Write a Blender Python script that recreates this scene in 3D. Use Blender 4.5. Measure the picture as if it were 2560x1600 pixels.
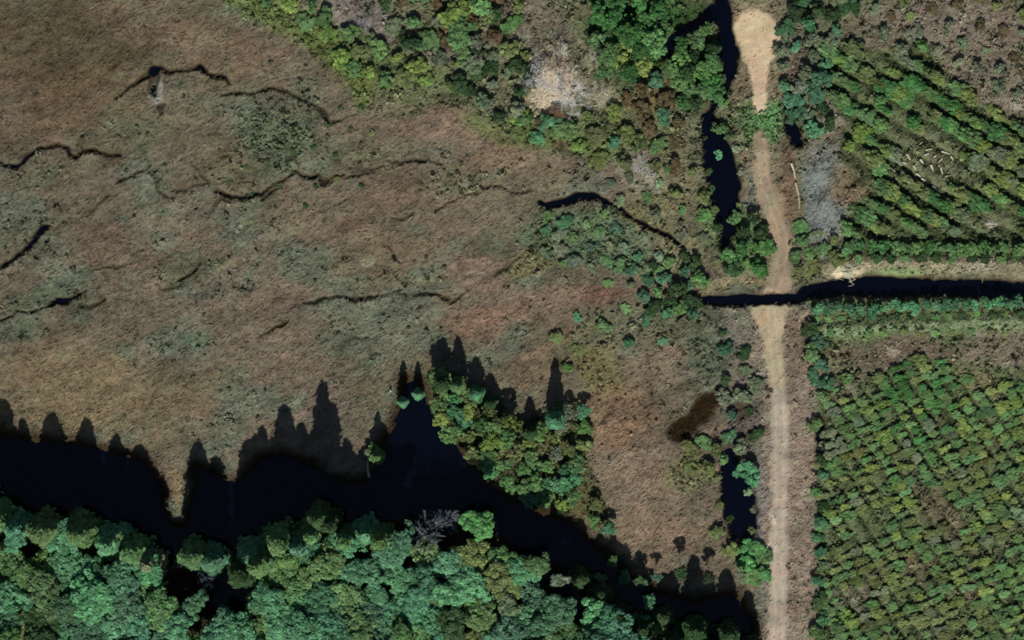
import bpy, math, random
import numpy as np
R = math.radians
for o in list(bpy.data.objects): bpy.data.objects.remove(o)
SC = bpy.context.scene
COL = SC.collection
# ------------------------------------------------------------------ camera, sky, sun, exposure
cam_d = bpy.data.cameras.new("camera"); cam = bpy.data.objects.new("camera", cam_d); COL.objects.link(cam)
cam.location = (0, 0, 800); cam.rotation_euler = (0, 0, 0)
cam_d.sensor_width = 36.0; cam_d.lens = 36.0 * 800 / 256.0
cam_d.clip_start = 1.0; cam_d.clip_end = 6000.0
SC.camera = cam
SUN_EL = 39.0
W = bpy.data.worlds.new("World"); SC.world = W; W.use_nodes = True
wn = W.node_tree.nodes; wl = W.node_tree.links
sky = wn.new("ShaderNodeTexSky"); sky.sky_type = 'NISHITA'; sky.sun_disc = False
sky.sun_elevation = R(SUN_EL); sky.sun_rotation = R(180)
bg = wn["Background"]; bg.inputs["Strength"].default_value = 0.05
wl.new(sky.outputs[0], bg.inputs[0])
sd_ = bpy.data.lights.new("sun", 'SUN'); sd_.energy = 5.0; sd_.angle = R(0.5); sd_.color = (1.0, 0.955, 0.88)
sun = bpy.data.objects.new("sun", sd_); COL.objects.link(sun); sun.rotation_euler = (R(90 - SUN_EL), 0, R(0)); sun.location = (0, -60, 90)
SC.view_settings.view_transform = 'Standard'; SC.view_settings.look = 'None'
SC.view_settings.gamma = 1.0; SC.view_settings.exposure = -0.60
SC.cycles.max_bounces = 3; SC.cycles.diffuse_bounces = 2; SC.cycles.glossy_bounces = 2
SC.cycles.transparent_max_bounces = 4
SC.cycles.filter_width = 1.7

rng = np.random.default_rng(7); random.seed(7)
def PX(px, py): return ((px - 1280) * 0.1, (800 - py) * 0.1)      # map coordinates (0.1 m each) to metres

# ------------------------------------------------------------------ noise
_tabs = {}
def _tab(seed):
    if seed not in _tabs: _tabs[seed] = np.random.default_rng(1000 + seed).random((256, 256)).astype(np.float32)
    return _tabs[seed]
def vn(x, y, seed=0):
    t = _tab(seed)
    xi = np.floor(x).astype(np.int64); yi = np.floor(y).astype(np.int64)
    fx = (x - xi).astype(np.float32); fy = (y - yi).astype(np.float32)
    fx = fx * fx * (3 - 2 * fx); fy = fy * fy * (3 - 2 * fy)
    x0 = xi & 255; x1 = (xi + 1) & 255; y0 = yi & 255; y1 = (yi + 1) & 255
    return (t[y0, x0] * (1 - fx) + t[y0, x1] * fx) * (1 - fy) + (t[y1, x0] * (1 - fx) + t[y1, x1] * fx) * fy
def fbm(x, y, scale, octv=4, seed=0, gain=0.5):
    a = 0.0; s = 0.0; w = 1.0; f = 1.0 / scale
    for o in range(octv):
        c, sn = math.cos(0.5 + o), math.sin(0.5 + o)
        a = a + w * (vn((x * c - y * sn) * f + 17.3 * o, (x * sn + y * c) * f + 5.1 * o, seed + o) - 0.5); s += w * 0.5
        w *= gain; f *= 2.03
    return a / s
def streak(x, y, scale, ang=20, ratio=3.2, octv=3, seed=20):
    c, s = math.cos(R(ang)), math.sin(R(ang))
    u = (x * c + y * s) / ratio; v = (-x * s + y * c)
    a = 0.0; t = 0.0; w = 1.0; f = 1.0 / scale
    for o in range(octv):
        a = a + w * (vn(u * f + 31.7 * o, v * f + 11.9 * o, seed + o) - 0.5); t += w * 0.5; w *= 0.6; f *= 1.9
    return a / t
def sstep(a, b, x):
    t = np.clip((x - a) / (b - a), 0, 1); return t * t * (3 - 2 * t)

# ------------------------------------------------------------------ ground grid
STEP = 0.25
fx_ = np.arange(-134, 134 + .001, STEP); fy_ = np.arange(-86, 86 + .001, STEP)
outx = np.array([1.5, 4, 9, 18, 34, 62, 110, 200, 360, 700, 1400, 2400.])
GX = np.concatenate([-134 - outx[::-1], fx_, 134 + outx]); GY = np.concatenate([-86 - outx[::-1], fy_, 86 + outx])
NX, NY = len(GX), len(GY)
X, Y = np.meshgrid(GX, GY)
X = X.astype(np.float64); Y = Y.astype(np.float64)
wx = X + 0.55 * fbm(X, Y, 2.2, 3, 40); wy = Y + 0.55 * fbm(X, Y, 2.2, 3, 50)
WX = wx + 2.2 * fbm(X, Y, 9, 3, 60); WY = wy + 2.2 * fbm(X, Y, 9, 3, 70)

def win(x0, x1, y0, y1, m):
    a = np.searchsorted(GX, x0 - m); b = np.searchsorted(GX, x1 + m); c = np.searchsorted(GY, y0 - m); d = np.searchsorted(GY, y1 + m)
    return slice(max(c - 1, 0), d + 1), slice(max(a - 1, 0), b + 1)
def seg_d(px, py, ax, ay, bx, by):
    dx, dy = bx - ax, by - ay; L = dx * dx + dy * dy + 1e-9
    t = np.clip(((px - ax) * dx + (py - ay) * dy) / L, 0, 1)
    return np.hypot(px - ax - t * dx, py - ay - t * dy), t
def polyline_field(pts, m=4.0, warp=True):
    """distance minus half width along a tapering polyline; pts = (px, py, width_px)"""
    P = [(*PX(p[0], p[1]), p[2] * 0.05) for p in pts]
    F = np.full(X.shape, 99.0, np.float32)
    for a, b in zip(P[:-1], P[1:]):
        sl = win(min(a[0], b[0]), max(a[0], b[0]), min(a[1], b[1]), max(a[1], b[1]), m + max(a[2], b[2]) + 1)
        qx, qy = (wx[sl], wy[sl]) if warp else (X[sl], Y[sl])
        d, t = seg_d(qx, qy, a[0], a[1], b[0], b[1])
        F[sl] = np.minimum(F[sl], d - (a[2] * (1 - t) + b[2] * t))
    return F
def poly_sd(poly, m=6.0, big=False):
    """signed distance (metres, negative inside)"""
    P = [PX(*p) for p in poly]
    xs = [p[0] for p in P]; ys = [p[1] for p in P]
    F = np.full(X.shape, 99.0, np.float32)
    sl = win(min(xs), max(xs), min(ys), max(ys), m + 3)
    qx, qy = (WX[sl], WY[sl]) if big else (wx[sl], wy[sl])
    d = np.full(qx.shape, 99.0); ins = np.zeros(qx.shape, bool)
    for a, b in zip(P, P[1:] + P[:1]):
        d = np.minimum(d, seg_d(qx, qy, a[0], a[1], b[0], b[1])[0])
        if a[1] != b[1]:
            c = ((a[1] > qy) != (b[1] > qy)) & (qx < (b[0] - a[0]) * (qy - a[1]) / (b[1] - a[1]) + a[0]); ins ^= c
    F[sl] = np.where(ins, -d, d); return F
def in_poly(x, y, poly):
    c = False; n = len(poly)
    for i in range(n):
        ax, ay = poly[i]; bx, by = poly[(i + 1) % n]
        if (ay > y) != (by > y) and x < (bx - ax) * (y - ay) / (by - ay) + ax: c = not c
    return c

# ------------------------------------------------------------------ colours: what the photo shows -> albedo
KILL = 0.635
def lin(c):
    return np.array([((v / 255) / 12.92 if v / 255 <= 0.04045 else ((v / 255 + 0.055) / 1.055) ** 2.4) for v in c])
def alb(c, k=KILL): return np.clip(lin(c) / (k * np.array([1.0, .975, .92])), 0, 0.8)

H = 0.22 + 0.20 * fbm(X, Y, 22, 4, 1)
C = np.empty(X.shape + (3,), np.float32); C[:] = alb((101, 94, 78))
ROUGH = np.ones(X.shape, np.float32)            # relief amplitude
GREEN = np.zeros(X.shape, np.float32)           # density of low brush
def mixc(mask, col, soft=1.0):
    C[:] = C * (1 - mask[..., None] * soft) + alb(col).astype(np.float32) * mask[..., None] * soft
# hue drift of the marsh
n1 = fbm(X, Y, 26, 4, 3); n2 = fbm(X, Y, 12, 4, 13); n3 = streak(X, Y, 5.5, 22, 2.6, 3, 23)
mixc(sstep(0.0, 0.7, n1 + 0.4 * n3), (106, 97, 81)); mixc(sstep(0.05, 0.8, -n1 + 0.4 * n3), (90, 88, 68))
mixc(sstep(0.0, 0.5, n2 + 0.5 * n3), (94, 101, 84), 0.75); mixc(sstep(0.25, 0.9, -n2 - 0.4 * n3), (114, 102, 82), 0.6)

GREEN += .10 * sstep(.05, .5, n2 + .5 * n3)
# soft ellipses of ground cover: px, py, rx, ry, angle(ccw), colour, strength, brush
Z = [
 (300, 880, 60, 30, 10, (84, 98, 80), .9, .15), (400, 930, 110, 50, 10, (94, 96, 82), .8, .1), (480, 850, 40, 30, 0, (84, 98, 78), .8, .15), (60, 820, 60, 40, 10, (84, 92, 74), .7, .1), (560, 960, 70, 40, 20, (90, 98, 78), .7, .1), (170, 700, 90, 24, 15, (86, 98, 80), .8, .1),
 (140, 90, 300, 150, 0, (78, 70, 50), .75, 0), (40, 330, 260, 190, 0, (90, 78, 62), .5, 0), (420, 70, 260, 70, -15, (106, 94, 76), .5, 0),
 (230, 250, 200, 90, 15, (96, 84, 62), .5, 0), (620, 130, 210, 100, -10, (110, 97, 78), .6, 0), (620, 430, 160, 110, 20, (96, 92, 72), .6, .1), (690, 340, 90, 130, 60, (88, 96, 76), .85, .5), (760, 250, 60, 60, 0, (90, 98, 78), .6, .3),
 (100, 970, 320, 120, 10, (112, 102, 78), .8, 0), (330, 1000, 240, 120, 0, (110, 100, 76), .7, 0), (60, 420, 120, 60, 0, (88, 92, 74), .5, .2), (60, 590, 160, 70, 25, (90, 92, 74), .7, .2), (110, 745, 110, 30, 15, (88, 96, 76), .8, .2),
 (300, 330, 130, 70, 10, (86, 90, 68), .5, .1), (230, 620, 120, 60, 20, (98, 84, 70), .6, 0), (480, 680, 110, 50, 15, (84, 90, 70), .7, .2), (720, 560, 110, 60, 20, (110, 100, 80), .6, 0), (560, 720, 100, 40, 10, (88, 86, 72), .6, .1),
 (1060, 500, 280, 60, 22, (110, 98, 80), .7, 0), (960, 640, 190, 60, 10, (108, 98, 76), .6, 0), (900, 770, 140, 38, 3, (102, 106, 88), .9, .1), (1010, 700, 160, 22, 5, (104, 104, 78), .7, .2), (900, 655, 60, 20, 20, (124, 118, 94), .9, 0),
 (1110, 320, 150, 62, -15, (116, 102, 84), .8, 0), (960, 250, 120, 45, -15, (100, 98, 76), .8, .25), (1010, 470, 130, 60, 15, (108, 96, 78), .6, 0), (880, 380, 150, 40, 5, (92, 92, 72), .7, .2),
 (1180, 440, 120, 50, 15, (96, 98, 76), .8, .3), (1250, 400, 110, 30, 10, (116, 100, 80), .7, 0), (1380, 430, 90, 50, 10, (112, 104, 82), .6, .1),
 (1190, 680, 110, 60, 0, (117, 101, 86), .7, 0), (1330, 760, 180, 50, 5, (118, 103, 86), .8, 0), (1500, 740, 80, 30, 0, (118, 94, 78), .8, 0), (1450, 590, 150, 90, -10, (84, 100, 74), .95, .5),
 (1560, 640, 90, 60, 0, (88, 102, 78), .9, .45), (1320, 660, 90, 40, 30, (104, 106, 74), .8, .35), (1210, 800, 160, 45, 5, (118, 98, 80), .7, 0), (1370, 900, 150, 60, 30, (112, 100, 78), .8, 0),
 (1620, 540, 80, 60, -30, (110, 110, 78), .8, .3), (1500, 860, 110, 60, 30, (104, 102, 76), .8, .25), (1600, 800, 160, 60, 15, (94, 98, 76), .8, .3), (1640, 960, 150, 130, 40, (108, 98, 80), .7, .1), (1580, 1200, 150, 130, 0, (117, 105, 87), .9, 0),
 (1540, 1050, 100, 100, 20, (120, 100, 78), .7, .1), (1620, 1330, 130, 60, 0, (119, 106, 86), .85, 0), (1500, 940, 60, 60, 0, (112, 106, 70), .7, .2), (1480, 1270, 70, 40, -50, (122, 112, 86), .8, .1),
 (1780, 870, 70, 110, 0, (82, 90, 72), .9, .35), (1750, 1090, 70, 60, 0, (96, 86, 74), .7, .1), (1720, 1180, 60, 50, 0, (104, 106, 76), .8, .4), (1700, 820, 120, 40, 0, (96, 98, 76), .7, .3),
 # north of the marsh
 (900, 30, 140, 62, -20, (112, 106, 96), 1, .25), (1150, 60, 110, 60, 0, (98, 104, 76), .9, .4), (1120, 150, 70, 60, 0, (100, 94, 84), 1, .3), (1340, 60, 120, 80, -40, (106, 100, 86), .9, .3), (1250, 80, 60, 60, 0, (96, 90, 72), .8, .2),
 (1000, 170, 160, 60, -10, (92, 104, 66), .95, .5), (1050, 230, 180, 40, -8, (96, 102, 72), .9, .4), (1370, 170, 70, 60, -40, (124, 116, 98), .9, .15), (1380, 228, 68, 84, -30, (172, 158, 134), 1, .02), (1480, 140, 50, 110, 0, (118, 116, 94), .9, .1), (1250, 230, 90, 50, 0, (104, 104, 80), .9, .3),
 (1440, 340, 160, 50, 0, (88, 100, 66), .9, .4), (1590, 320, 120, 130, 0, (98, 102, 72), .95, .4), (1600, 430, 70, 70, -30, (128, 122, 104), .9, .1), (1690, 480, 60, 120, 0, (108, 106, 80), .8, .25), (1700, 630, 80, 60, 0, (108, 108, 80), .9, .2),
 (1600, 90, 150, 130, 0, (50, 84, 42), .9, .5), (1740, 150, 60, 140, 0, (56, 82, 44), .9, .5), (1500, 250, 60, 40, 0, (124, 120, 98), .8, .05), (1640, 250, 60, 60, 0, (108, 92, 62), .7, .3),
 # east side
 (2380, 60, 260, 75, -8, (114, 106, 92), 1, .2), (2480, 200, 170, 90, -35, (112, 106, 90), 1, .25), (2200, 80, 120, 60, 0, (106, 100, 84), .9, .3), (1990, 90, 60, 90, 0, (96, 96, 82), .9, .3), (2050, 130, 60, 60, 0, (84, 88, 72), .9, .3),
 (2330, 400, 110, 80, -35, (140, 134, 114), 1, .12), (2230, 330, 60, 60, 0, (118, 112, 92), .9, .15), (2050, 510, 66, 130, 0, (114, 120, 114), 1, .03), (2075, 400, 40, 60, 30, (112, 114, 106), .8, .1), (2140, 460, 70, 90, 0, (112, 100, 78), .9, .2), (2090, 300, 60, 60, 0, (112, 108, 92), .9, .15),
 (2500, 560, 80, 40, 0, (120, 112, 98), .9, .1), (2250, 880, 190, 55, 3, (104, 94, 78), .95, .15), (2500, 870, 120, 60, 0, (108, 102, 86), .9, .15), (2440, 950, 90, 40, -20, (112, 108, 78), .8, .2), (2090, 960, 80, 60, 15, (104, 102, 82), .8, .2),
 (2350, 1290, 150, 40, -45, (106, 98, 78), .8, .2), (2150, 1480, 90, 70, 0, (104, 98, 82), .7, .2), (2400, 1460, 110, 40, 0, (104, 92, 74), .6, .2), (2290, 1400, 90, 50, 0, (104, 90, 72), .6, .2),
 (400, 232, 22, 40, 0, (116, 120, 108), 1, 0), (405, 232, 12, 30, 0, (122, 124, 110), .7, 0), (590, 577, 14, 7, 30, (150, 146, 122), 1, 0), (820, 1030, 70, 90, 0, (100, 92, 82), .7, .05), (440, 1230, 26, 60, 0, (112, 101, 76), .8, 0),
 (1800, 600, 70, 50, 0, (96, 112, 76), .8, .4), (1850, 710, 110, 22, 0, (124, 116, 86), .9, .1),
]
def paint_z(zs):
    for (px, py, rx, ry, an, col, st, br) in zs:
        cx, cy = PX(px, py); rx *= .1; ry *= .1; m = max(rx, ry) * 1.5
        sl = win(cx, cx, cy, cy, m + 2)
        c, s = math.cos(R(an)), math.sin(R(an))
        dx = WX[sl] - cx; dy = WY[sl] - cy
        d = np.hypot((dx * c + dy * s) / rx, (-dx * s + dy * c) / ry) + 0.28 * n3[sl] + 0.18 * n2[sl]
        mk = (1 - sstep(0.55, 1.15, d)) * st
        C[sl] = C[sl] * (1 - mk[..., None]) + alb(col) * mk[..., None]
        GREEN[sl] = GREEN[sl] * (1 - mk) + br * mk
north = [(560, -90), (640, 10), (790, 85), (870, 150), (905, 200), (1080, 225), (1210, 320), (1330, 345), (1500, 400), (1640, 380), (1750, 420), (1770, 620), (1820, 700), (2700, 690), (2700, -90)]
mk = 1 - sstep(-2, 2.5, poly_sd(north, big=True)); mixc(mk, (98, 100, 76)); GREEN[:] = GREEN * (1 - mk) + .4 * mk
east_s = [(2030, 750), (2700, 740), (2700, 1700), (2040, 1700)]
mk = 1 - sstep(-1, 1.5, poly_sd(east_s)); mixc(mk, (88, 98, 68)); GREEN[:] = GREEN * (1 - mk) + .3 * mk
paint_z(Z)
# yellow-green fringe where marsh meets brush
F = polyline_field([(590, -20, 60), (650, 15, 60), (740, 60, 50), (810, 105, 60), (870, 160, 60), (905, 215, 40), (905, 260, 20)])
mk = (1 - sstep(-1, 2.5, F + 1.0 * n3)) * .9; mixc(mk, (94, 108, 58)); GREEN[:] = np.maximum(GREEN, .7 * mk)
F = polyline_field([(1180, 300, 30), (1260, 340, 40), (1400, 340, 60), (1520, 370, 50)])
mk = (1 - sstep(-1, 2.5, F + 1.2 * n3)) * .7; mixc(mk, (92, 104, 62)); GREEN[:] = np.maximum(GREEN, .6 * mk)

# forest floor and shade-darkened pond mud
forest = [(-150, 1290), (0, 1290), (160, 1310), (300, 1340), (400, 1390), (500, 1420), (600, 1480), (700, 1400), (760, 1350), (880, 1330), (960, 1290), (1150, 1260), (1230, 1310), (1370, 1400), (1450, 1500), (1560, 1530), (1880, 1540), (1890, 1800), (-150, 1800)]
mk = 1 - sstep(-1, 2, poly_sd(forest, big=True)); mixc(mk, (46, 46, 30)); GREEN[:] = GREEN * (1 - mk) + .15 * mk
band = [(1075,925),(1130,930),(1200,985),(1275,1045),(1330,1060),(1390,1020),(1450,1005),(1480,1070),(1462,1150),(1500,1240),(1530,1335),(1460,1292),(1400,1268),(1310,1250),(1265,1205),(1165,1130),(1095,1040)]
mk = 1 - sstep(-1, 2, poly_sd(band)); mixc(mk, (78, 82, 50), .8); GREEN[:] = np.maximum(GREEN, .5 * mk)

# ---- the track and its ride
ride_n = [(1825, -60), (1970, -60), (1985, 60), (1975, 160), (1960, 260), (1985, 330), (2010, 520), (2020, 690), (1800, 700), (1815, 560), (1850, 430), (1830, 300), (1840, 180), (1810, 80)]
ride_s = [(1800, 770), (2020, 770), (2040, 960), (2040, 1800), (1895, 1800), (1900, 1400), (1905, 1000), (1860, 880)]
sdn = poly_sd(ride_n); sds = poly_sd(ride_s)
mk = (1 - sstep(-.6, .9, sdn)); mixc(mk, (112, 106, 84)); GREEN[:] = GREEN * (1 - mk) + .08 * mk
mk = (1 - sstep(-.5, .7, sds)); mixc(mk, (124, 115, 99)); GREEN[:] = GREEN * (1 - mk) + .05 * mk
paint_z([(1895, 302, 85, 54, 0, (84, 118, 74), 1, .9), (1860, 590, 50, 90, 0, (72, 100, 60), .9, .5), (1850, 660, 70, 40, 0, (98, 112, 74), .8, .4), (1990, 680, 60, 40, 0, (98, 110, 68), .8, .4), (1850, 830, 60, 80, 0, (104, 104, 90), .8, .1),
 (1990, 850, 45, 110, 0, (112, 100, 84), .8, .15), (2000, 640, 30, 70, 0, (104, 108, 88), .7, .2), (1890, 1400, 55, 50, 0, (78, 112, 66), .95, .5), (1860, 1000, 50, 140, 0, (98, 92, 84), .9, .1), (1900, 1250, 22, 130, 0, (118, 116, 110), .8, 0),
 (1905, 1500, 20, 100, 0, (110, 112, 96), .8, .1), (1975, 1200, 60, 260, 0, (126, 114, 99), .7, 0), (1960, 1400, 25, 20, 0, (88, 92, 70), .8, .3), (1970, 420, 28, 110, 0, (96, 84, 68), .9, .1), (1990, 140, 30, 60, 0, (108, 98, 84), .8, .15), (1870, 480, 22, 90, 0, (106, 108, 96), .7, .1)])
track_n = polyline_field([(1890, 90, 122), (1892, 112, 108), (1893, 150, 60), (1896, 190, 38), (1897, 250, 34), (1897, 275, 24)])
track_m = polyline_field([(1896, 335, 22), (1898, 380, 32), (1905, 440, 46), (1925, 500, 54), (1950, 570, 42), (1958, 620, 40), (1952, 670, 44), (1945, 715, 66)])
track_s = polyline_field([(1925, 775, 100), (1928, 800, 76), (1930, 850, 50), (1940, 930, 42), (1946, 985, 34), (1950, 1010, 40), (1948, 1200, 44), (1945, 1400, 44), (1942, 1720, 44)])
hn = 0.35 * n2 + 0.3 * n3 + .55 * fbm(X, Y, 1.5, 3, 240)
mkn = 1 - sstep(-.5, .7, track_n + hn); mixc(mkn, (180, 162, 132)); GREEN *= (1 - mkn)
mkm = 1 - sstep(-.5, .7, track_m + hn); mixc(mkm, (136, 124, 102)); GREEN *= (1 - mkm)
k_s = sstep(-19, -15, Y)                       # paler, sandier north of y = -17 m
mks = 1 - sstep(-.5, .7, track_s + hn); mixc(mks * k_s, (156, 146, 118)); mixc(mks * (1 - k_s), (152, 142, 124)); GREEN *= (1 - mks)
paint_z([(1885, 80, 45, 40, 0, (188, 168, 134), .7, 0), (1900, 150, 14, 80, 0, (182, 162, 132), .7, 0), (1900, 430, 14, 90, -5, (146, 130, 106), .7, 0), (1940, 540, 16, 80, -20, (152, 131, 106), .6, 0),
 (1975, 480, 20, 90, 0, (112, 92, 74), .6, 0), (1908, 800, 18, 26, 0, (170, 146, 116), .5, 0), (1943, 1352, 8, 40, -60, (176, 168, 148), .9, 0), (1950, 1345, 16, 34, 30, (160, 150, 130), .8, 0), (1936, 1300, 8, 18, 20, (186, 176, 158), .6, 0)])
TRK = np.minimum(np.minimum(track_n, track_m), track_s) + hn + .25 * fbm(X, Y, 1.2, 2, 230)
ROUGH *= 1 - 0.75 * (1 - sstep(-.5, 1.5, TRK))
# wheel ruts
for off, dep in ((-.85, .10), (.95, .10)):
    xc = np.interp(-Y, [-80, 12.5, 36, 50, 62, 71, 80, 93, 98.5, 101, 120, 172], [61.5, 61.7, 62.5, 64.5, 67, 66.5, 64.5, 65, 66.6, 67, 66.8, 66.2]) if False else np.interp(800 - Y * 10, [-100, 190, 440, 500, 570, 620, 670, 775, 850, 930, 985, 1010, 1200, 1800], [1896, 1896, 1905, 1925, 1950, 1958, 1950, 1927, 1930, 1940, 1946, 1950, 1948, 1942]) * 0.1 - 128 
    d = np.abs(wx - xc - off); m_ = (1 - sstep(.15, .5, d)) * (1 - sstep(-.2, 1.2, np.minimum(track_s, track_m)))
    H -= dep * m_; C *= (1 + 0.12 * m_[..., None])

# ---- relief
tus = streak(X, Y, 0.85, 24, 1.9, 3, 33); tus2 = fbm(X, Y, 1.9, 3, 43); tus3 = streak(X, Y, 3.2, 24, 2.6, 3, 53)
H += ROUGH * (0.10 * tus + 0.15 * tus2 + 0.26 * tus3)
# furrow ridges in the two plantations
plantS = [(2055, 950), (2200, 925), (2320, 890), (2400, 930), (2700, 985), (2700, 1760), (2045, 1760), (2045, 1130)]
plantN = [(2060, 95), (2190, 130), (2300, 110), (2420, 235), (2700, 420), (2700, 640), (2110, 640), (2110, 550), (2170, 480), (2100, 400), (2110, 300), (2050, 200)]
pS = 1 - sstep(-1, 1, poly_sd(plantS)); pN = 1 - sstep(-1, 1, poly_sd(plantN))
AS, AN = -57.0, -31.0
def furrow(ang, per, off=0): c, s = math.cos(R(ang)), math.sin(R(ang)); return (-wx * s + wy * c + off) / per
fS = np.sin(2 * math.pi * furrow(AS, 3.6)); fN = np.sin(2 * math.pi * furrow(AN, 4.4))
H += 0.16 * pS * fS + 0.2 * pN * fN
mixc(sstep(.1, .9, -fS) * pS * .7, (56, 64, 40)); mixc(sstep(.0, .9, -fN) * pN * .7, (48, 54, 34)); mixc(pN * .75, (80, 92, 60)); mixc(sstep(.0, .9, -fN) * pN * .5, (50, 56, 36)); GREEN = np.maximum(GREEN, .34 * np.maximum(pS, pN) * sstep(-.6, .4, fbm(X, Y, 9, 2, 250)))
# berms beside the drain
for pts, hh in (([(2065, 672, 26), (2160, 664, 30), (2300, 664, 30), (2420, 668, 28), (2700, 676, 30)], .8), ([(2060, 830, 20), (2200, 824, 22), (2400, 814, 22), (2700, 806, 22)], .6)):
    F = polyline_field(pts); m_ = 1 - sstep(-.5, 2.0, F); H += hh * m_
    mixc(1 - sstep(-.6, .8, F + .4 * n3), (134, 130, 104) if hh > .7 else (118, 134, 98)); GREEN *= 1 - .8 * m_
paint_z([(2115, 680, 40, 18, -10, (190, 176, 146), .9, 0), (2240, 672, 70, 12, 0, (112, 132, 86), .8, .2), (2420, 664, 90, 14, 0, (146, 138, 116), .7, 0)])

# ---- carve water: streams  (width px, depth m, mud strength)
def carve(F, depth, mud, mw=0.55):
    if depth < .9:
        br = fbm(X, Y, 5.0, 3, 150); F = F + np.clip(br * .8 - .05, -.2, .45) * np.float32(1.2 - depth); mud = mud * np.clip(.9 - .5 * br, .35, 1) * (.7 + .3 * depth)
    H[:] -= (depth * (1 - sstep(-0.55, 0.4, F)) ).astype(np.float64)
    k = (1 - sstep(-0.1, mw, F)) * mud
    C[:] = C * (1 - k[..., None]) + alb((44, 38, 25)).astype(np.float32) * k[..., None]; GREEN[:] *= 1 - k
STR = [
 ([(290,245,3),(320,220,4),(345,203,6),(372,186,12),(385,175,20),(400,172,10),(425,180,9),(452,176,8),(480,172,9),(500,166,13),(515,178,14),(520,185,5),(540,192,12),(560,192,12),(572,208,5)],.75,1),
 ([(386,180,26),(385,205,26),(384,228,18)],.7,.9), ([(402,268,16),(404,282,14)],.6,1),
 ([(556,238,5),(580,232,8),(620,235,7),(650,226,6),(690,222,5),(722,230,10),(755,246,11),(775,256,6),(800,276,5),(815,292,11),(822,310,9),(850,300,5),(872,288,4)],.6,.95),
 ([(-40,410,7),(0,402,6),(15,412,12),(40,418,12),(56,405,7),(70,385,8),(95,374,9),(122,365,9),(150,362,9),(168,370,9),(177,386,7),(190,393,9),(215,378,8),(236,376,9),(252,384,8),(270,387,9),(300,385,6)],.8,1),
 ([(300,455,6),(330,437,6),(352,425,4),(375,412,3)],.7,.9), ([(372,428,5),(392,448,6),(396,475,5),(424,498,3)],.5,.8),
 ([(478,405,3),(500,430,4),(522,455,3),(480,470,3),(430,480,2)],.4,.6),
 ([(540,478,6),(562,486,8),(600,496,9),(632,486,9),(655,488,5),(662,478,4),(690,458,5),(716,446,8),(742,428,8),(762,440,12),(792,440,12),(806,455,8),(832,443,8),(860,436,8)],.75,1),
 ([(655,500,7),(672,484,7),(700,466,4)],.6,.8), ([(225,530,3),(250,505,5),(272,488,4)],.5,.7), ([(520,540,4),(545,505,4),(560,490,3)],.4,.6),
 ([(-40,690,10),(0,668,9),(30,650,10),(58,630,12),(80,606,10),(92,584,13),(106,570,18),(120,566,12)],.85,1),
 ([(-40,815,7),(0,800,7),(24,792,7),(45,778,6),(72,780,9),(92,773,8),(120,766,7),(142,756,16),(165,752,22),(180,745,8),(212,726,5)],.8,1),
 ([(198,764,8),(226,765,7),(262,748,5)],.5,.8), ([(448,698,5),(468,688,8),(486,674,8),(500,655,4)],.75,1), ([(215,690,3),(240,674,5),(272,668,4),(308,667,3)],.45,.7), ([(328,635,4),(362,621,3)],.4,.7),
 ([(438,625,3),(470,632,3),(480,625,3)],.4,.6), ([(640,845,3),(662,835,5),(690,820,6),(718,806,7)],.6,.9), ([(405,720,5),(430,716,7),(452,714,4)],.4,.6), ([(590,720,5),(625,722,7),(640,716,4)],.45,.7),
 ([(760,756,3),(800,750,5),(840,740,5),(882,746,14),(915,744,9),(940,738,5),(982,733,5),(1022,735,5),(1060,737,5),(1092,735,5),(1108,746,9),(1130,752,14),(1150,742,6),(1172,727,3)],.65,.95),
 ([(1238,688,5),(1270,662,7),(1300,640,8),(1330,612,7),(1372,580,6)],.45,.7),
 ([(1088,528,4),(1120,508,6),(1146,493,7),(1192,482,6),(1232,463,7),(1252,464,6),(1276,478,6),(1302,482,6),(1328,474,5)],.65,.95),
 ([(1348,505,10),(1362,515,18),(1392,511,18),(1420,501,20),(1448,492,22),(1480,488,22),(1500,498,16),(1520,508,11),(1545,518,11),(1562,533,11),(1582,547,10),(1612,564,11),(1642,575,11),(1668,590,11),(1690,604,11),(1706,616,6)],1.0,1),
 ([(972,402,7),(1000,407,10),(1040,398,8),(1082,404,6),(1106,414,6)],.6,.9), ([(808,462,7),(850,446,5),(890,438,3),(935,428,3)],.55,.8), ([(980,546,6),(1008,548,7),(1034,535,4)],.5,.8),
 ([(880,430,3),(930,420,4),(985,412,3)],.4,.6), ([(1005,545,3),(980,530,3),(950,520,3)],.35,.5), ([(860,850,4),(885,840,7),(920,846,5)],.4,.5), ([(560,390,10),(580,390,9)],.4,.7), ([(860,640,12),(868,646,12)],.5,.8), ([(985,640,10),(1000,655,9)],.45,.6),
 ([(955,605,4),(975,620,9),(990,640,8)],.45,.7), ([(1055,670,9),(1062,685,7)],.4,.6), ([(870,420,9),(900,415,8)],.4,.5),
]
for pts, dep, mud in STR: carve(polyline_field(pts), dep, mud)
drain = polyline_field([(1690,800,4),(1722,770,12),(1760,748,22),(1800,752,28),(1850,750,30),(1900,748,26),(1950,747,22),(1990,744,24),(2020,728,34),(2060,724,38),(2130,717,44),(2200,716,52),(2270,716,44),(2340,718,42),(2440,722,46),(2560,730,50),(2720,738,50)])
carve(drain, 1.5, 1, .9)
H += 0.0
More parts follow.
